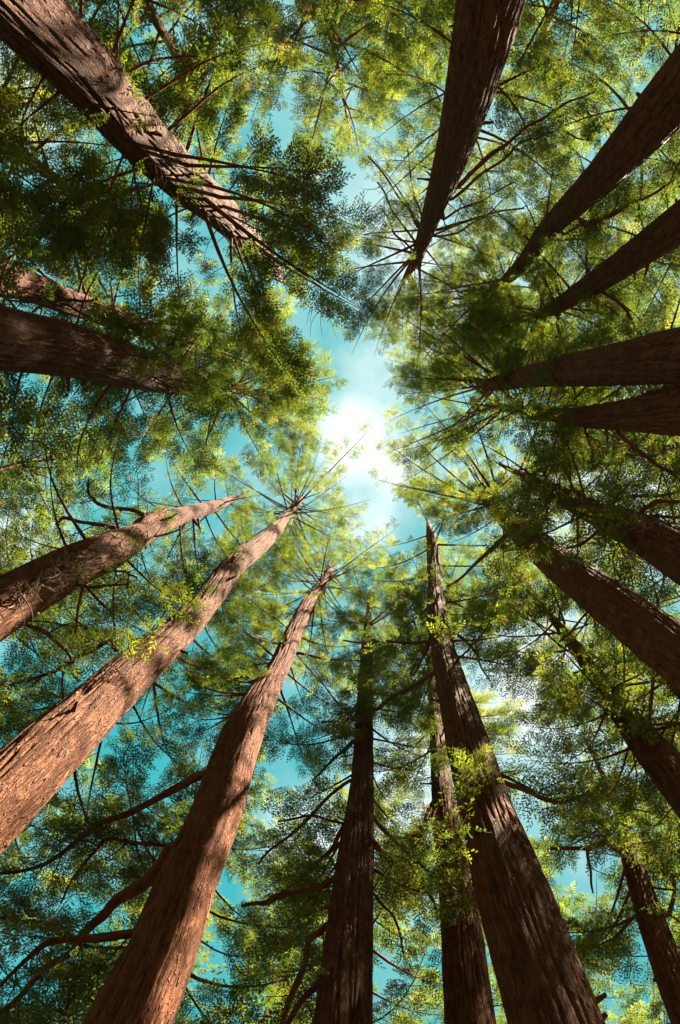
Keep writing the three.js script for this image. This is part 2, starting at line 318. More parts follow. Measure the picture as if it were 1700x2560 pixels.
  stubs(n, low, high) {                                               // short broken-off limbs
    const r = this.rnd;
    for (let i = 0; i < n; i++) {
      const { p, r: tr } = this.at(lerp(low, high, r())), a = r() * 6.283, l = 0.12 + 0.35 * r(), d = new THREE.Vector3(Math.cos(a), 0.1 + 0.3 * r(), Math.sin(a)), q = p.clone().addScaledVector(d, tr * 0.85), w = 0.02 + 0.03 * r();
      this.fine.push(tube([q, q.clone().addScaledVector(d, l * 0.6), q.clone().addScaledVector(d, l).add(new THREE.Vector3(0, 0.06 * (r() - 0.3), 0))], [w * 1.9, w, w * 0.8], 5, 7, this.base, r, 0.5));
    }
  }
  limb(list, drop = 0, o = {}) {                                      // a limb followed through the photograph: [x, y, width]
    const [x0, y0] = list[0], start = atR(x0, y0, Math.hypot(this.at(15).p.x, this.at(15).p.z)), h0 = clamp(o.h ?? start.y, 6, 42), n = list.length - 1;
    const root = this.at(h0), pts = list.map(([x, y], i) => atH(x, y, h0 + drop * i / n)), widths = list.map(([, , w], i) => widthAt(pts[i], w) / 2 * (w > 16 ? 0.82 : 0.92));
    pts.unshift(root.p.clone().lerp(pts[0], Math.max(0, 1 - root.r * 0.6 / Math.max(0.01, root.p.distanceTo(pts[0]))))); widths.unshift(widths[0] * 1.15);
    for (let i = pts.length - 1; i > 0; i--) { const gap = pts[i].distanceTo(pts[i - 1]), k = this.rnd; pts.splice(i, 0, pts[i].clone().lerp(pts[i - 1], 0.4 + 0.2 * k()).add(new THREE.Vector3(k() - 0.5, k() - 0.5, k() - 0.5).multiplyScalar(Math.min(0.3, gap * 0.13)))); widths.splice(i, 0, (widths[i] + widths[i - 1]) / 2 * (0.9 + 0.2 * k())); }
    put(this.group, 'branch', tube(pts, widths, n * 8 + 4, 10, this.base, this.rnd, 0.35), o.mat ?? limbMat);
    let len = 0; for (let i = 1; i < pts.length; i++) len += pts[i].distanceTo(pts[i - 1]);
    if (o.dens !== 0) this.dress(pts, len, o.dens ?? 0.6, this.o.size, o.from ?? 0.3);
    const c = curveOf(pts), r = this.rnd, tn = new THREE.Vector3();
    for (let i = 0, m = Math.round(len * 1.1); i < m; i++) {          // crooked side branches
      const q = 0.2 + 0.75 * r(), p = c.getPoint(q); c.getTangent(q, tn);
      const d = tn.clone().multiplyScalar(0.5 + 0.4 * r()).add(new THREE.Vector3(-tn.z, 0, tn.x).multiplyScalar((r() < 0.5 ? -1 : 1) * (0.5 + 0.5 * r()))).add(new THREE.Vector3(0, (r() - 0.6) * 0.8, 0)).normalize(), l = (0.5 + 1.5 * r()) * (1.1 - 0.6 * q), list = [p];
      for (let k = 1; k <= 4; k++) { d.add(new THREE.Vector3(r() - 0.5, (r() - 0.55) * 0.8, r() - 0.5).multiplyScalar(0.55)).normalize(); list.push(list[k - 1].clone().addScaledVector(d, l / 4)); }
      this.fine.push(tube(list, [0.018, 0.013, 0.008, 0.004], 8, 4, this.base));
      if (o.dens !== 0) this.dress(list, l * 1.2, (o.dens ?? 0.6) * 0.9, this.o.size, 0.2);
    }
    if (o.bare) this.tangle(pts, o.bare);
  }
  tangle(pts, n, spread = 0.5) {                                      // dry leafless twigs
    const r = this.rnd, c = curveOf(pts); this.dead ??= [];
    for (let i = 0; i < n; i++) {
      const p = c.getPoint(r()), d = new THREE.Vector3(r() - 0.5, r() - 0.6, r() - 0.5).normalize(), len = spread * (0.4 + 1.1 * r()), list = [p];
      for (let k = 1; k <= 4; k++) { d.add(new THREE.Vector3(r() - 0.5, r() - 0.5, r() - 0.5).multiplyScalar(0.7)).normalize(); list.push(list[k - 1].clone().addScaledVector(d, len / 4)); }
      this.dead.push(tube(list, [0.014, 0.01, 0.005], 6, 4, this.base));
    }
  }
  tuft(x, y, n, reach, front = 0.25, o = {}) {                        // a bunch of shoots that springs from the trunk towards the open
    const r = this.rnd, rr = Math.hypot(this.at(15).p.x, this.at(15).p.z), q = atR(x, y, rr), root = this.at(clamp(q.y, 3, 42)), toEye = camera.position.clone().sub(root.p).setY(0).normalize();
    const p = atR(x, y, rr - root.r - front * 0.5);
    for (let i = 0; i < n; i++) {
      const d = new THREE.Vector3(r() - 0.5, (r() - 0.62) * 0.9, r() - 0.5).multiplyScalar(1.6).addScaledVector(toEye, 0.45).normalize(), a = p.clone().add(new THREE.Vector3(r() - 0.5, r() - 0.5, r() - 0.5).multiplyScalar(reach * 0.5));
      this.twig2(a, d, reach * (0.5 + 0.6 * r()), o.size ?? 1);
    }
  }
  twig2(p, dir, len, size) {
    const r = this.rnd, end = p.clone().addScaledVector(dir, len), c = new THREE.QuadraticBezierCurve3(p, p.clone().lerp(end, 0.5).add(new THREE.Vector3(0, len * 0.15, 0)), end), t = new THREE.Vector3(), n = Math.max(2, Math.round(len / 0.16)), clump = 0.4 + 0.6 * r();
    this.twigs.push(thin([0, 0.5, 1].map((s) => c.getPoint(s)), 0.008, 0.003, this.base));
    for (let i = 0; i < n; i++) { const s = (i + 0.5) / n, q = c.getPoint(s); c.getTangent(s, t); this.addSpray(q, t.clone().add(new THREE.Vector3(r() - 0.5, r() - 0.5, r() - 0.5)).normalize(), size * (0.6 + 0.5 * r()), clump); }
  }
  finish() {
    const o = this.o, r = this.rnd;
    if (this.fine.length) put(this.group, 'branches', mergeGeometries(this.fine), limbMat, 'stuff');
    if (this.twigs.length) put(this.group, 'twigs', mergeGeometries(this.twigs), twigMat, 'stuff');
    if (this.dead) put(this.group, 'dry_twigs', mergeGeometries(this.dead), deadMat, 'stuff');
    const m = new THREE.Matrix4(), X = new THREE.Vector3(), Y = new THREE.Vector3(), Z = new THREE.Vector3(), col = new THREE.Color();
    this.sprays.forEach((list, k) => {
      if (!list.length) return;
      const im = new THREE.InstancedMesh(sprays[k], leafMat, list.length); im.name = 'foliage'; im.userData.kind = 'stuff'; im.castShadow = im.receiveShadow = true;
      list.forEach(([p, d, size, roll, light], i) => {
        X.copy(d); Z.crossVectors(X, UP); if (Z.lengthSq() < 0.01) Z.set(1, 0, 0); Z.normalize(); Y.crossVectors(Z, X).normalize();
        const a = (roll / 6.28 - 0.5) * 1.7, c = Math.cos(a), s = Math.sin(a), Y2 = Y.clone().multiplyScalar(c).addScaledVector(Z, s), Z2 = Z.clone().multiplyScalar(c).addScaledVector(Y, -s);
        m.makeBasis(X.clone().multiplyScalar(size), Y2.multiplyScalar(size), Z2.multiplyScalar(size)).setPosition(p.x - this.base.x, p.y - this.base.y, p.z - this.base.z);
        im.setMatrixAt(i, m);
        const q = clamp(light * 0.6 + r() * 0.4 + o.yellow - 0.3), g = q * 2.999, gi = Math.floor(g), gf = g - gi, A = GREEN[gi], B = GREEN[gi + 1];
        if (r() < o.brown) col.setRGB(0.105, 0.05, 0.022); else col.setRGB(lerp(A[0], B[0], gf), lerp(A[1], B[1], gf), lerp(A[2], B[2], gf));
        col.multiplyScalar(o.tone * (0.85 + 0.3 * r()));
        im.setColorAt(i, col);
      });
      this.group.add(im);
    });
    total += this.sprays.reduce((a, l) => a + l.length, 0);
  }
}
let total = 0;

function redwood(label, seed, d0, list, top, o = {}) {                // a trunk followed through the photograph
  const t = new Tree('redwood_tree', label, seed, o), [x, y, w] = list[0], d = ray(x, y), dist = d0 * F / (w * K) / d.dot(forward), r = dist * Math.hypot(d.x, d.z);
  const pts = [], rad = [];
  for (const [px, py, pw] of list) { const p = atR(px, py, r, o.cap ?? 41); if (pts.length && p.y < pts.at(-1).y + 0.8) continue; pts.push(p); rad.push(widthAt(p, pw) / 2); }
  for (let i = 1; i < rad.length; i++) rad[i] = Math.min(rad[i], rad[i - 1] * 1.02);
  t.trunkFrom(pts, rad, Math.max(top, pts.at(-1).y + 2)); t.trunk();
  return t;
}

// the ground
{
  const g = new THREE.PlaneGeometry(900, 900, 120, 120); g.rotateX(-Math.PI / 2);
  const p = g.attributes.position; for (let i = 0; i < p.count; i++) p.setY(i, 0.25 * perlin.noise(p.getX(i) * 0.11, 3.1, p.getZ(i) * 0.11) * smooth(4, 12, Math.hypot(p.getX(i), p.getZ(i))));
  g.computeVertexNormals();
  const o = put(scene, 'ground', g, groundMat, 'structure'); o.userData.label = 'brown forest floor under the redwoods';
}

// ------------------------------------------------------------------ the trees that stand round the clearing
const trees = [];
let t;
// upper left: broad sunlit trunk
t = redwood('broad sunlit redwood trunk from the upper left corner, its upper part lost in near foliage', 1, 1.25, [[75, 40, 165], [175, 140, 150], [270, 250, 135], [340, 330, 115], [430, 420, 95], [500, 480, 78], [630, 620, 40]], 44, { barkMat: greyBarkMat, clear: 19, size: 1.15, brown: 0.06, dens: 1.15 });
t.limb([[275, 180, 10], [350, 140, 8], [450, 130, 5]], 0.5); t.limb([[240, 190, 9], [270, 260, 8], [290, 320, 6]], -0.4, { dens: 0.2 }); t.limb([[295, 350, 7], [312, 420, 6], [328, 500, 4]], 0, { dens: 0.2, bare: 14 });
t.limb([[400, 390, 9], [450, 400, 8], [490, 425, 5]], 0, { dens: 0.5 });
t.crown(22, 15, 23, 2.6, { face: -20, facing: -0.2, dens: 1.1 }); t.crown(34, 20, 31, 3.8); t.crown(12, 31, 43, 2.8, { dens: 0.7 }); t.crown(16, 19, 31, 5.6, { face: -20, facing: 0.6, from: 0.4 });
t.tangle([atR(340, 350, 8.5), atR(400, 410, 8.5)], 30, 0.6); t.tangle([atR(690, 690, 8.5, 30), atR(780, 740, 8.5, 30)], 26, 1.0);
trees.push(t);
// left edge: the small trunk
t = redwood('short glimpse of a sunlit redwood trunk at the left edge, above the thick dark one', 2, 0.8, [[0, 645, 75], [50, 655, 70], [120, 682, 58], [330, 755, 40], [520, 825, 25]], 42, { clear: 17, size: 1.1, brown: 0.04 });
t.crown(12, 17, 22, 2.2, { facing: -0.3, face: 0 }); t.crown(36, 21, 34, 3.6); t.crown(10, 34, 41, 2.6, { dens: 0.7 });
trees.push(t);
// left edge: the dark thick one
t = redwood('thick dark shaded redwood trunk running level from the left edge to the middle', 3, 1.2, [[0, 780, 142], [150, 805, 132], [300, 845, 110], [500, 892, 55]], 43, { barkMat: greyBarkMat, clear: 29, size: 1.1 });
t.crown(10, 14, 21, 2.2); t.crown(18, 20, 33, 3.2, { dens: 0.8 }); t.crown(24, 32, 42.5, 4.6, { dens: 0.7 });
trees.push(t);
// left: the forked one
t = redwood('forked shaggy redwood with bare dry twigs, pointing right from the left edge', 4, 0.95, [[0, 1400, 125], [150, 1315, 100], [255, 1268, 84], [320, 1235, 55], [400, 1195, 42], [500, 1165, 25]], 33, { clear: 26, size: 0.9 });
t.limb([[290, 1240, 58], [335, 1205, 46], [375, 1182, 34]], 3, { dens: 0.05, mat: barkMat, bare: 16 });
t.limb([[329, 1186, 12], [280, 1173, 10], [224, 1160, 9], [204, 1137, 7], [204, 1107, 5]], 0.5, { dens: 0.35 }); t.limb([[280, 1222, 11], [204, 1206, 9], [145, 1194, 8], [128, 1209, 5]], 0.3, { dens: 0.3 });
t.limb([[263, 1275, 8], [310, 1262, 7], [349, 1239, 6], [412, 1222, 4]], 2.4, { dens: 0.1 }); t.limb([[204, 1308, 7], [287, 1318, 6], [316, 1331, 4]], -0.2, { dens: 0.2, bare: 8 }); t.limb([[138, 1347, 9], [214, 1354, 8], [296, 1347, 5]], 0, { dens: 0.25, bare: 8 });
t.limb([[60, 1440, 10], [130, 1480, 8], [170, 1530, 6]], -0.3, { dens: 0.5, bare: 14 });
t.tangle([atR(40, 1380, 6.8), atR(180, 1300, 6.8), atR(280, 1250, 6.8)], 90, 0.42);
t.crown(22, 22, 32, 2.6, { dens: 0.5, from: 0.35 }); t.crown(12, 15, 21, 2.6, { dens: 0.35 });
trees.push(t);
// left, lower: the bright banded one
t = redwood('brightly lit redwood with dark shadow bands, from the left edge to a star of branches', 5, 1.1, [[0, 1840, 172], [275, 1578, 108], [450, 1418, 66], [540, 1302, 50], [600, 1255, 42], [650, 1205, 30], [690, 1155, 14]], 43, { size: 0.85, brown: 0.06 });
t.crown(34, 37, 40, 4.8, { dens: 0.75, from: 0.42, rise0: 0.12, rise1: 0.4, profile: () => 0.55 + 0.6 * t.rnd(), rs: 0.6 }); t.crown(14, 40, 42.5, 2.4, { dens: 0.7, rise0: 0.3, rise1: 0.6, own: false });
t.crown(9, 24, 36, 1.9, { dens: 0.8, face: 170, facing: 0.1 });
t.limb([[470, 1440, 9], [400, 1490, 8], [300, 1530, 7], [215, 1560, 5]], -0.5, { dens: 0.4 }); t.limb([[250, 1480, 12], [180, 1512, 11], [90, 1560, 8], [20, 1580, 6]], -0.6, { dens: 0.3, bare: 22 });
trees.push(t);
// lower left: the big one
t = redwood('big reddish redwood rising from the bottom edge left of centre, heavy limbs on its left', 6, 1.2, [[297, 2361, 186], [377, 2183, 155], [432, 2033, 132], [489, 1901, 116], [556, 1703, 93], [610, 1595, 66], [632, 1560, 50], [680, 1455, 40], [717, 1383, 33], [745, 1345, 26]], 42, { barkMat: redBarkMat, clear: 30, size: 0.85, brown: 0.06 });
t.limb([[475, 1784, 26], [300, 1874, 18], [190, 1929, 14], [100, 1994, 10], [0, 2014, 7]], -1.2, { dens: 0.5, from: 0.35 });
t.limb([[390, 1959, 42], [355, 2014, 38], [260, 2084, 30], [210, 2134, 24], [165, 2194, 18], [50, 2294, 14], [-20, 2350, 10]], -0.6, { dens: 0.4, from: 0.4 });
t.limb([[310, 2154, 24], [200, 2164, 20], [100, 2179, 15], [65, 2209, 12], [0, 2274, 9]], -0.5, { dens: 0.3 });
t.limb([[375, 1950, 9], [310, 1944, 9], [245, 1934, 8], [200, 1984, 7], [140, 2084, 4]], -0.5, { dens: 0.12, mat: barkMat });
t.limb([[620, 1590, 8], [570, 1560, 7], [520, 1570, 5]], 0.4, { dens: 1 }); t.limb([[680, 1505, 8], [740, 1518, 6], [790, 1520, 4]], 0, { dens: 0.6 });
t.crown(34, 33.5, 36.5, 4.2, { dens: 0.75, from: 0.45, rise0: 0.02, rise1: 0.4, profile: () => 0.55 + 0.6 * t.rnd(), rs: 0.6 }); t.crown(18, 36.5, 41, 2.4, { dens: 0.6, rise0: 0.3, rise1: 0.6, own: false });
t.crown(10, 20, 26, 2.2, { dens: 1, face: 160, facing: 0 });
trees.push(t);
// bottom, middle
t = redwood('slim dark grey redwood upright at the bottom centre with crooked bare limbs on both sides', 7, 1.0, [[790, 2361, 130], [818, 2000, 85], [835, 1800, 50], [840, 1650, 38], [846, 1500, 28]], 40, { barkMat: greyBarkMat, clear: 17, size: 0.95, dens: 0.9 });
t.limb([[806, 1801, 9], [746, 1848, 9], [664, 1930, 8], [597, 1991, 5]], -0.5, { dens: 0.3 }); t.limb([[806, 1889, 12], [765, 1959, 11], [689, 2029, 10], [620, 2070, 6]], -0.4, { dens: 0.3 });
t.limb([[777, 2022, 16], [733, 2048, 16], [663, 2060, 15], [613, 2082, 12], [556, 2089, 7]], -0.6, { dens: 0.35 }); t.limb([[758, 2133, 20], [714, 2165, 19], [705, 2215, 17], [676, 2288, 16], [645, 2375, 13]], -0.4, { dens: 0.3 });
t.limb([[742, 2262, 18], [708, 2294, 16], [663, 2361, 14], [640, 2400, 10]], -0.3, { dens: 0.2 }); t.limb([[858, 1883, 11], [917, 1943, 9], [990, 2010, 6]], -0.3, { dens: 0.3 }); t.limb([[860, 1940, 15], [922, 1994, 13], [990, 2062, 10], [1010, 2120, 7]], -0.5, { dens: 0.3 });
t.limb([[819, 1706, 9], [771, 1747, 8], [720, 1800, 5]], -0.2, { dens: 0.7 }); t.limb([[800, 1900, 7], [720, 1880, 6], [640, 1895, 4]], 0, { dens: 0.4 }); t.limb([[860, 2060, 8], [905, 2110, 7], [930, 2200, 5]], -0.6, { dens: 0.5 });
t.crown(12, 16, 23, 3.0, { dens: 0.8, face: -90, facing: 0 }); t.crown(14, 21, 29, 3.2, { face: -90, facing: -0.1 }); t.crown(16, 29, 39, 2.8, { dens: 0.9 });
trees.push(t);
// bottom, right of the middle: the narrower one behind
t = redwood('narrower redwood just behind the massive one at the bottom, its right edge flecked with sun', 8, 1.0, [[1085, 2361, 115], [1058, 2100, 85], [1030, 1900, 60], [1018, 1800, 45], [1008, 1680, 34]], 38, { clear: 18, size: 0.95, dens: 0.9 });
t.limb([[998, 1850, 10], [970, 1930, 8], [935, 1990, 6]], -0.4, { dens: 0.3 }); t.limb([[1000, 1870, 8], [950, 1990, 7], [900, 2080, 5]], -0.4, { dens: 0.4 });
t.crown(10, 19, 24, 3, { dens: 0.8, face: -80, facing: 0 }); t.crown(24, 23, 37, 3.0, { face: -80, facing: -0.2 });
trees.push(t);
// bottom right: the massive one
t = redwood('massive dark redwood from the bottom edge right of centre with a bright green tuft', 9, 1.25, [[1280, 2361, 205], [1195, 2100, 180], [1130, 1900, 125], [1075, 1700, 92], [1022, 1500, 53], [1012, 1440, 45], [1000, 1300, 30], [993, 1230, 20]], 45, { clear: 30, size: 0.95, dens: 1 });
t.limb([[995, 1555, 11], [900, 1610, 9], [830, 1650, 8], [740, 1665, 5]], 0, { dens: 0.5 }); t.limb([[992, 1480, 8], [968, 1530, 6], [950, 1560, 4]], 0, { dens: 0.4 });
t.limb([[1140, 1800, 15], [1250, 1840, 12], [1300, 1850, 9], [1370, 1832, 6]], 0.3, { dens: 0.45 }); t.limb([[1120, 1770, 10], [1200, 1808, 8], [1270, 1835, 5]], 0, { dens: 0.4 }); t.limb([[1045, 1460, 8], [1100, 1510, 7], [1130, 1570, 4]], 0, { dens: 0.5 }); t.limb([[985, 1480, 8], [880, 1478, 7], [790, 1476, 4]], 0.4, { dens: 0.6 });
t.tuft(1090, 1800, 22, 0.65, 0.35, { size: 0.68 }); t.tuft(1040, 1930, 14, 0.6, 0.3, { size: 0.7 }); t.tuft(1030, 1470, 8, 0.8); t.tuft(1060, 1830, 8, 0.5, 0.25, { size: 0.65 });
t.crown(8, 24, 29, 3.0, { dens: 0.8, face: -60, facing: 0 }); t.crown(12, 28, 36, 3.3, { dens: 0.8, face: -60, facing: 0 }); t.crown(28, 35, 44.5, 4.2, { dens: 0.9 });
trees.push(t);
// right: the diagonal one below the middle
t = redwood('long dark redwood trunk slanting in from the right edge just below the middle', 10, 1.1, [[1568, 1510, 125], [1400, 1385, 100], [1270, 1285, 75], [1180, 1205, 50], [1140, 1170, 35]], 42, { barkMat: redBarkMat, clear: 33, size: 0.95, brown: 0.05, dens: 1.1 });
t.limb([[1164, 1237, 10], [1094, 1302, 8], [1029, 1352, 5]], 0.6, { dens: 0.6 }); t.limb([[1370, 1400, 6], [1330, 1440, 6], [1290, 1480, 4]], 0, { dens: 0.6 });
t.tuft(1225, 1215, 8, 0.6, 0.2); t.tuft(1170, 1180, 10, 0.8);
t.crown(12, 25, 32, 3.0, { dens: 0.8 }); t.crown(30, 32, 41, 3.6, { dens: 0.9 });
trees.push(t);
// right edge: mossy one above it
t = redwood('rough redwood at the right edge with crooked boughs, pale dead twigs and a hidden top', 11, 1.0, [[1568, 1280, 110], [1470, 1225, 85], [1390, 1190, 60], [1250, 1120, 30]], 40, { clear: 20, size: 1, brown: 0.08, dens: 1.05 });
t.limb([[1460, 1200, 15], [1486, 1173, 13], [1518, 1155, 12], [1568, 1157, 10]], -0.3, { dens: 0.3, bare: 8 }); t.limb([[1386, 1173, 12], [1418, 1155, 11], [1471, 1144, 9], [1568, 1133, 7]], 0, { dens: 0.4, mat: barkMat }); t.limb([[1430, 1190, 9], [1500, 1190, 9], [1580, 1195, 8]], -0.6, { dens: 0.4 });
t.limb([[1375, 1228, 10], [1344, 1253, 8], [1306, 1263, 5]], 0, { dens: 0.5 });
t.tangle([atR(1440, 1200, 6.5), atR(1520, 1230, 6.5)], 26, 0.4); t.tangle([atR(1440, 1270, 6.6), atR(1480, 1290, 6.6)], 14, 0.3); t.tuft(1450, 1230, 12, 0.5, 0.2); t.tuft(1400, 1190, 14, 0.8);
t.crown(14, 20, 28, 2.8, { dens: 0.8 }); t.crown(28, 27, 39, 3.6, { dens: 0.8 });
trees.push(t);
// right edge, low
t = redwood('short stretch of redwood trunk low on the right edge, its top in yellow-green foliage', 12, 0.9, [[1568, 1810, 90], [1520, 1750, 85], [1470, 1690, 68], [1390, 1580, 40]], 36, { clear: 19, size: 1, brown: 0.06 });
t.crown(22, 18, 24, 2.8, { dens: 1 }); t.crown(34, 22, 35, 3.4);
trees.push(t);
// lower right corner
t = redwood('thin crooked redwood in the lower right corner with two bent boughs at its head', 13, 0.75, [[1562, 2284, 75], [1506, 2134, 62], [1457, 1984, 45], [1440, 1945, 36], [1425, 1870, 22]], 27, { clear: 19, size: 0.95, dens: 0.8 });
t.limb([[1440, 1945, 18], [1404, 1935, 15], [1360, 1955, 12], [1270, 1957, 7]], 0.2, { dens: 0.5 }); t.limb([[1475, 1968, 17], [1530, 2010, 15], [1590, 2040, 12]], 0.2, { dens: 0.4 }); t.limb([[1355, 1960, 8], [1362, 2010, 7], [1368, 2060, 4]], -0.5, { dens: 0.4 }); t.limb([[1540, 2110, 10], [1556, 2040, 8], [1548, 1960, 5]], 1, { dens: 0.4 }); t.limb([[1480, 2100, 8], [1420, 2160, 7], [1360, 2190, 4]], -0.4, { dens: 0.5 });
t.crown(24, 18, 26.5, 3.0, { dens: 0.9 });
trees.push(t);
// top, middle
t = redwood('dark redwood reaching down from the top edge with a fan of long thin branches', 14, 1.1, [[1133, 0, 152], [1086, 200, 113], [1044, 350, 78], [994, 500, 43], [959, 600, 25], [935, 640, 12]], 42, { size: 0.8, dens: 0.6 });
t.limb([[1054, 430, 13], [1134, 355, 11], [1194, 310, 8], [1249, 275, 7], [1309, 235, 6], [1374, 210, 4]], -0.5, { dens: 0.5, from: 0.45 }); t.limb([[1039, 460, 8], [1104, 405, 7], [1199, 330, 6], [1289, 300, 5], [1384, 325, 3]], 0, { dens: 0.5, from: 0.5 }); t.limb([[1024, 505, 6], [1109, 465, 5], [1184, 420, 4]], 0, { dens: 0.5, from: 0.45 }); t.limb([[1009, 530, 7], [1074, 510, 6], [1209, 480, 4]], 0, { dens: 0.5, from: 0.45 });
t.limb([[1004, 545, 5], [1060, 535, 5], [1120, 500, 4], [1190, 430, 3]], 0, { dens: 0.5, from: 0.45 }); t.limb([[964, 525, 6], [919, 455, 5], [849, 360, 4]], 0, { dens: 0.6, from: 0.4 }); t.limb([[956, 555, 6], [904, 485, 5], [870, 420, 4]], 0, { dens: 0.6, from: 0.4 }); t.limb([[985, 520, 6], [950, 430, 5], [940, 340, 4]], 0, { dens: 0.6, from: 0.4 }); t.limb([[950, 575, 5], [910, 540, 5], [880, 480, 4]], 0.5, { dens: 0.6, from: 0.4 });
t.crown(18, 36, 40.5, 4.6, { dens: 0.9, from: 0.4, rise0: 0.1, rise1: 0.5, profile: () => 0.55 + 0.6 * t.rnd(), rs: 0.6 });
t.crown(14, 29, 36, 3.4, { dens: 0.6, from: 0.4, rise0: 0.2, rise1: 0.3 });
trees.push(t);
// top right
t = redwood('thick dark redwood slanting from the upper right edge, its lower side rimmed with light', 15, 1.1, [[1604, 165, 135], [1516, 265, 115], [1389, 405, 75], [1259, 535, 45], [1199, 615, 32], [1109, 695, 14]], 42, { clear: 40, size: 0.85 });
t.limb([[1349, 520, 10], [1459, 470, 8], [1568, 405, 6]], -0.3, { dens: 0.6 }); t.limb([[1300, 540, 8], [1380, 505, 7], [1470, 465, 5]], 0, { dens: 0.6 }); t.limb([[1110, 690, 6], [1060, 705, 5], [1000, 680, 3]], 0, { dens: 0.5 });
t.crown(12, 28, 36, 3.0, { dens: 0.8 }); t.crown(30, 36, 41.5, 3.3, { dens: 0.8 });
trees.push(t);
// right, upper middle
t = redwood('redwood with a blunt end and crooked side branches, right edge, above the level pair', 16, 0.9, [[1568, 515, 85], [1434, 610, 62], [1359, 660, 50], [1279, 710, 32]], 39, { clear: 33, size: 0.9 });
t.limb([[1294, 690, 8], [1274, 625, 7], [1259, 590, 4]], 0.4, { dens: 0.4 }); t.limb([[1384, 670, 10], [1444, 715, 8], [1464, 760, 4]], -0.4, { dens: 0.4 }); t.limb([[1289, 720, 8], [1284, 750, 7], [1299, 805, 4]], -0.4, { dens: 0.3 }); t.limb([[1320, 712, 6], [1390, 722, 5], [1450, 730, 3]], 0, { dens: 0.5 });
t.crown(14, 26, 33, 3.2, { dens: 0.85 }); t.crown(32, 32, 38.5, 3.6, { dens: 0.9 });
trees.push(t);
// right, the level pair
t = redwood('upper one of the two nearly level dark redwood trunks at the right edge', 17, 1.1, [[1568, 820, 125], [1384, 845, 87], [1234, 865, 53], [1134, 887, 30], [1064, 905, 20]], 43, { clear: 40, size: 0.9 });
t.limb([[1069, 892, 6], [1020, 845, 5], [974, 802, 4]], 0, { dens: 0.4 }); t.tuft(1060, 900, 14, 1.0, 0.4);
t.crown(8, 27, 36, 3.2, { dens: 0.8 }); t.crown(24, 37, 42.5, 3.4, { dens: 0.7 }); t.crown(22, 35, 42.5, 5.4, { face: 180, facing: 0.3, dens: 0.8 });
trees.push(t);
t = redwood('lower one of the two nearly level redwood trunks at the right edge, reddish brown', 18, 1.0, [[1568, 947, 110], [1434, 958, 68], [1319, 960, 40], [1219, 948, 20], [1134, 932, 12]], 41, { barkMat: redBarkMat, clear: 33, size: 0.95, brown: 0.05 });
t.limb([[1424, 992, 11], [1509, 1067, 9], [1568, 1107, 7]], -0.3, { dens: 0.4 }); t.limb([[1349, 987, 7], [1366, 1035, 6], [1369, 1082, 4]], 0, { dens: 0.4 }); t.limb([[1490, 910, 12], [1540, 895, 10], [1590, 880, 8]], -0.4, { dens: 0.3, mat: barkMat }); t.limb([[1440, 928, 9], [1500, 905, 8], [1568, 880, 6]], -0.4, { dens: 0.3, mat: barkMat });
t.tuft(1150, 930, 14, 0.9, 0.4); t.tuft(1200, 945, 12, 0.8, 0.4);
t.crown(14, 24, 34, 3.2, { dens: 0.9 }); t.crown(32, 32, 40, 3.6);
trees.push(t);

{ // what closes the roof over the clearing
  const [A, B, C, D, E, F2, G, H2, I2, J, K2, L, M, N, O, P, Q, R2] = trees;
  A.inner(12, 23, 34, 5.4); B.inner(8, 25, 34, 5.2); C.inner(10, 33, 42.5, 4.2); F2.crown(14, 21, 33, 2.8, { face: 10, facing: -0.1 }); F2.crown(10, 22, 32, 2.6, { face: 150, facing: 0.2 }); N.inner(8, 33, 42, 4.4); N.crown(8, 31, 41, 4.4, { face: 175, facing: 0.3, dens: 0.9, each: 2 });
  O.inner(8, 35, 41.5, 5.2); P.inner(8, 33, 38.5, 5.4); Q.inner(20, 35, 42.5, 5.4); R2.inner(20, 33, 40.5, 5.4); J.inner(14, 33, 41.5, 5.4); H2.inner(14, 32, 44, 4.4);
  C.crown(8, 18, 31, 2.4, { face: 20, facing: 0.3, dens: 0.8 }); B.crown(12, 19, 26, 2.4, { face: -10, facing: 0.3 });
  G.tuft(838, 1660, 12, 1.0, 0.5); G.tuft(843, 1580, 14, 1.1, 0.6); G.inner(10, 23, 38, 3.0); H2.crown(10, 28, 36, 2.8, { face: 110, facing: 0.4 }); I2.inner(8, 22, 36, 2.8);
  L.tuft(1465, 1680, 16, 1.0, 0.5); L.inner(10, 19, 32, 3.0); M.tuft(1420, 1850, 10, 0.9, 0.4); K2.inner(8, 22, 38, 3);
  for (const t of trees) t.stubs(7, 8, 26);
}

// ------------------------------------------------------------------ redwoods that stand behind them; most of what shows is crown
const azOf = (x, y) => { const d = ray(x, y); return Math.atan2(d.z, d.x) * 180 / Math.PI; };
function rear(label, seed, az, r, d, low, top, n, long, o = {}) {
  const t = new Tree('redwood_tree', label, seed, { barkMat: limbMat, cols: 40, coarse: 2.2, size: 0.95, ...o }), a = az * Math.PI / 180, x = r * Math.cos(a), z = r * Math.sin(a), k = t.rnd;
  const pts = [], rad = [], lx = (k() - 0.5) * 0.8, lz = (k() - 0.5) * 0.8;
  for (let i = 0; i < 5; i++) { const s = i / 4, y = lerp(5, top * 0.88, s); pts.push(new THREE.Vector3(x + lx * s + (k() - 0.5) * 0.2, y, z + lz * s + (k() - 0.5) * 0.2)); rad.push(d / 2 * (1 - 0.75 * s)); }
  t.trunkFrom(pts, rad, top); t.trunk(); t.crown(n, low, top - 0.8, long, { own: true, each: 3, rise0: -0.15, ...o });
  trees.push(t);
}
rear('pale thin crown over the top edge between the upper left and top trunks', 31, 93, 15.5, 0.5, 20, 39, 76, 4.4, { size: 0.85, dens: 0.9 });
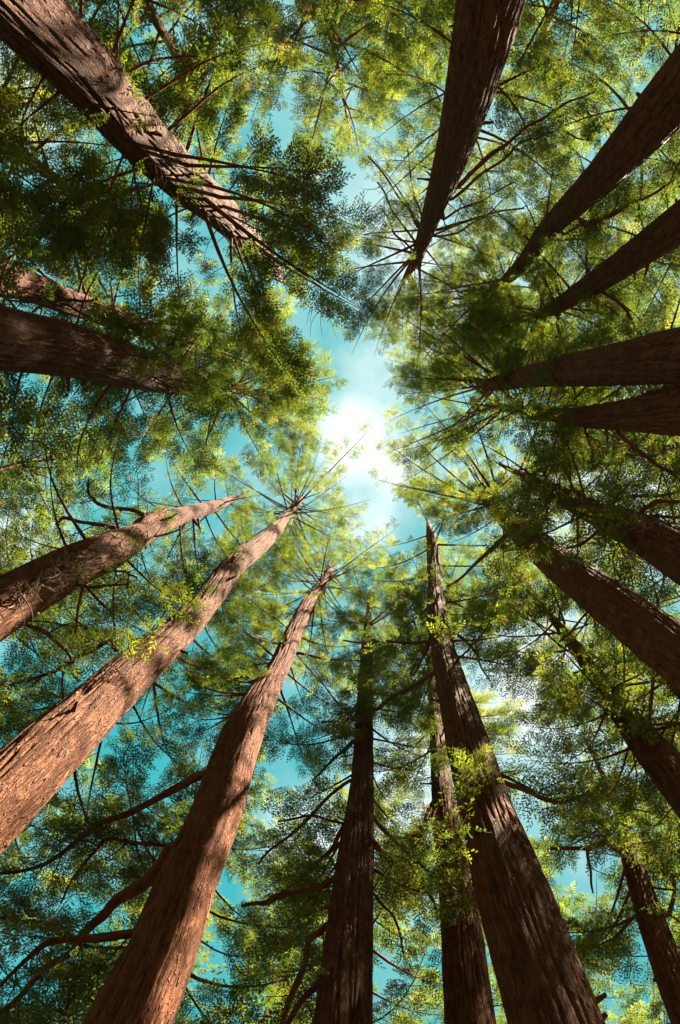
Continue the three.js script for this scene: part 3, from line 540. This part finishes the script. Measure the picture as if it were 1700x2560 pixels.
rear('loose crown at the top edge, left of the trunk that reaches down', 53, 102, 13.4, 0.5, 19, 41, 62, 4.2, { size: 0.9, dens: 0.8 });
rear('pale green crown directly behind the trunk that reaches down from the top edge', 51, azOf(1070, 260), 10.5, 0.5, 24, 45, 56, 4.2, { size: 0.85, dens: 0.7 });
rear('green crown directly behind the brightly lit banded trunk', 52, azOf(400, 1460), 11.5, 0.5, 17, 41, 54, 4.0, { dens: 0.75 });
rear('dark dense crown above and left of the top trunk, over the sunlit corner trunk', 32, 124, 14, 0.8, 15, 33, 46, 4.0, { });
rear('dark green crown filling the top edge right of the hanging trunk', 33, 71, 14, 0.8, 16, 35, 60, 4.0, { });
rear('green crown in the upper right, directly behind the thick slanting trunk', 34, 49, 12.5, 0.7, 19, 42, 50, 4.2, { dens: 0.6,});
rear('yellow-green crown directly behind the redwood with the blunt end', 35, 32.5, 12, 0.6, 20, 42, 50, 4.2, { dens: 0.6 });
rear('yellow-green crown behind the upper one of the level pair at the right edge', 36, 9.5, 10, 0.6, 22, 42, 40, 3.8, { dens: 0.6 });
rear('light green crown behind the lower one of the level pair at the right edge', 37, -2, 10.2, 0.6, 22, 42, 45, 4.0, { dens: 0.6 });
rear('sunlit crown behind the long trunk that slants in below the middle right', 39, -40.5, 11.5, 0.6, 18, 41, 50, 4.0, { dens: 0.6 });
rear('light crown behind the rough redwood with the pale dead twigs', 38, -24, 11, 0.6, 20, 42, 40, 3.8, { dens: 0.6 });
rear('crown behind the massive trunk on its right', 40, -50, 17, 0.7, 14, 32, 60, 4.0, { });
rear('crown low at the bottom between massive and corner trunks', 41, azOf(1200, 2100), 20, 0.8, 12, 30, 54, 4.5, { });
rear('crown seen between the bottom centre trunk and its right neighbour', 42, azOf(822, 1960), 17, 0.7, 13, 32, 56, 4.2, { });
rear('dim crown between the big reddish trunk and the bottom centre one', 43, azOf(500, 1860), 16, 0.6, 11, 32, 66, 4.2, { });
rear('dim crown in the lower left corner behind the heavy limbs', 45, azOf(250, 1600), 19, 0.7, 10, 32, 70, 4.4, { });
rear('crown left of the banded trunk at the left edge', 46, azOf(200, 1290), 15, 0.6, 14, 36, 66, 4.0, { });
rear('thin crown at the left edge where much sky shows', 47, -166, 17, 0.6, 24, 43, 54, 4.2, { dens: 0.8 });
rear('dense dark crown between the corner trunk and the left edge', 48, 150, 12.5, 0.7, 14, 32, 44, 4.2, { });

// the rest of the wood all round, one mass
{
  const g = new THREE.Group(), r = rng(777), trunks = [], lists = sprays.map(() => []), o = new THREE.Vector3();
  g.name = 'distant_forest'; g.userData = { kind: 'stuff', label: 'dark mass of redwoods farther off all round the clearing' }; scene.add(g);
  for (let i = 0; i < 74; i++) {
    const a = (i + r() * 0.8) / 74 * Math.PI * 2 * 3, rad = 23 + (i % 3) * 6 + 4 * r(), x = rad * Math.cos(a), z = rad * Math.sin(a), top = 26 + 8 * r();
    trunks.push(tube([new THREE.Vector3(x, 0, z), new THREE.Vector3(x + r() - 0.5, top * 0.5, z + r() - 0.5), new THREE.Vector3(x, top, z)], [0.55, 0.36, 0.04], 10, 10, o, r, 0.15));
    for (let k = 0; k < 420; k++) {
      const h = Math.pow(r(), 0.8), y = lerp(3, top, h), b = r() * 6.283, reach = lerp(4.2, 0.4, h * h) * (0.25 + 0.75 * Math.sqrt(r()));
      lists[k % 4].push(new THREE.Matrix4().compose(new THREE.Vector3(x + reach * Math.cos(b), y - reach * 0.2, z + reach * Math.sin(b)), new THREE.Quaternion().setFromEuler(new THREE.Euler((r() - 0.5) * 1.2, -b + (r() - 0.5), -0.3 + (r() - 0.5) * 0.6, 'YXZ')), new THREE.Vector3(1, 1, 1).multiplyScalar(1.5 + r())));
    }
  }
  put(g, 'trunks', mergeGeometries(trunks), limbMat, 'stuff');
  lists.forEach((l, k) => { const im = new THREE.InstancedMesh(sprays[k], leafMat, l.length), c = new THREE.Color(); im.name = 'foliage'; im.userData.kind = 'stuff'; im.castShadow = im.receiveShadow = true; l.forEach((m, i) => { im.setMatrixAt(i, m); im.setColorAt(i, c.setRGB(0.05 + 0.05 * r(), 0.075 + 0.04 * r(), 0.012)); }); g.add(im); });
}
for (const q of trees) q.finish();
console.log('sprays', total, 'trees', trees.length);

renderer.render(scene, camera);
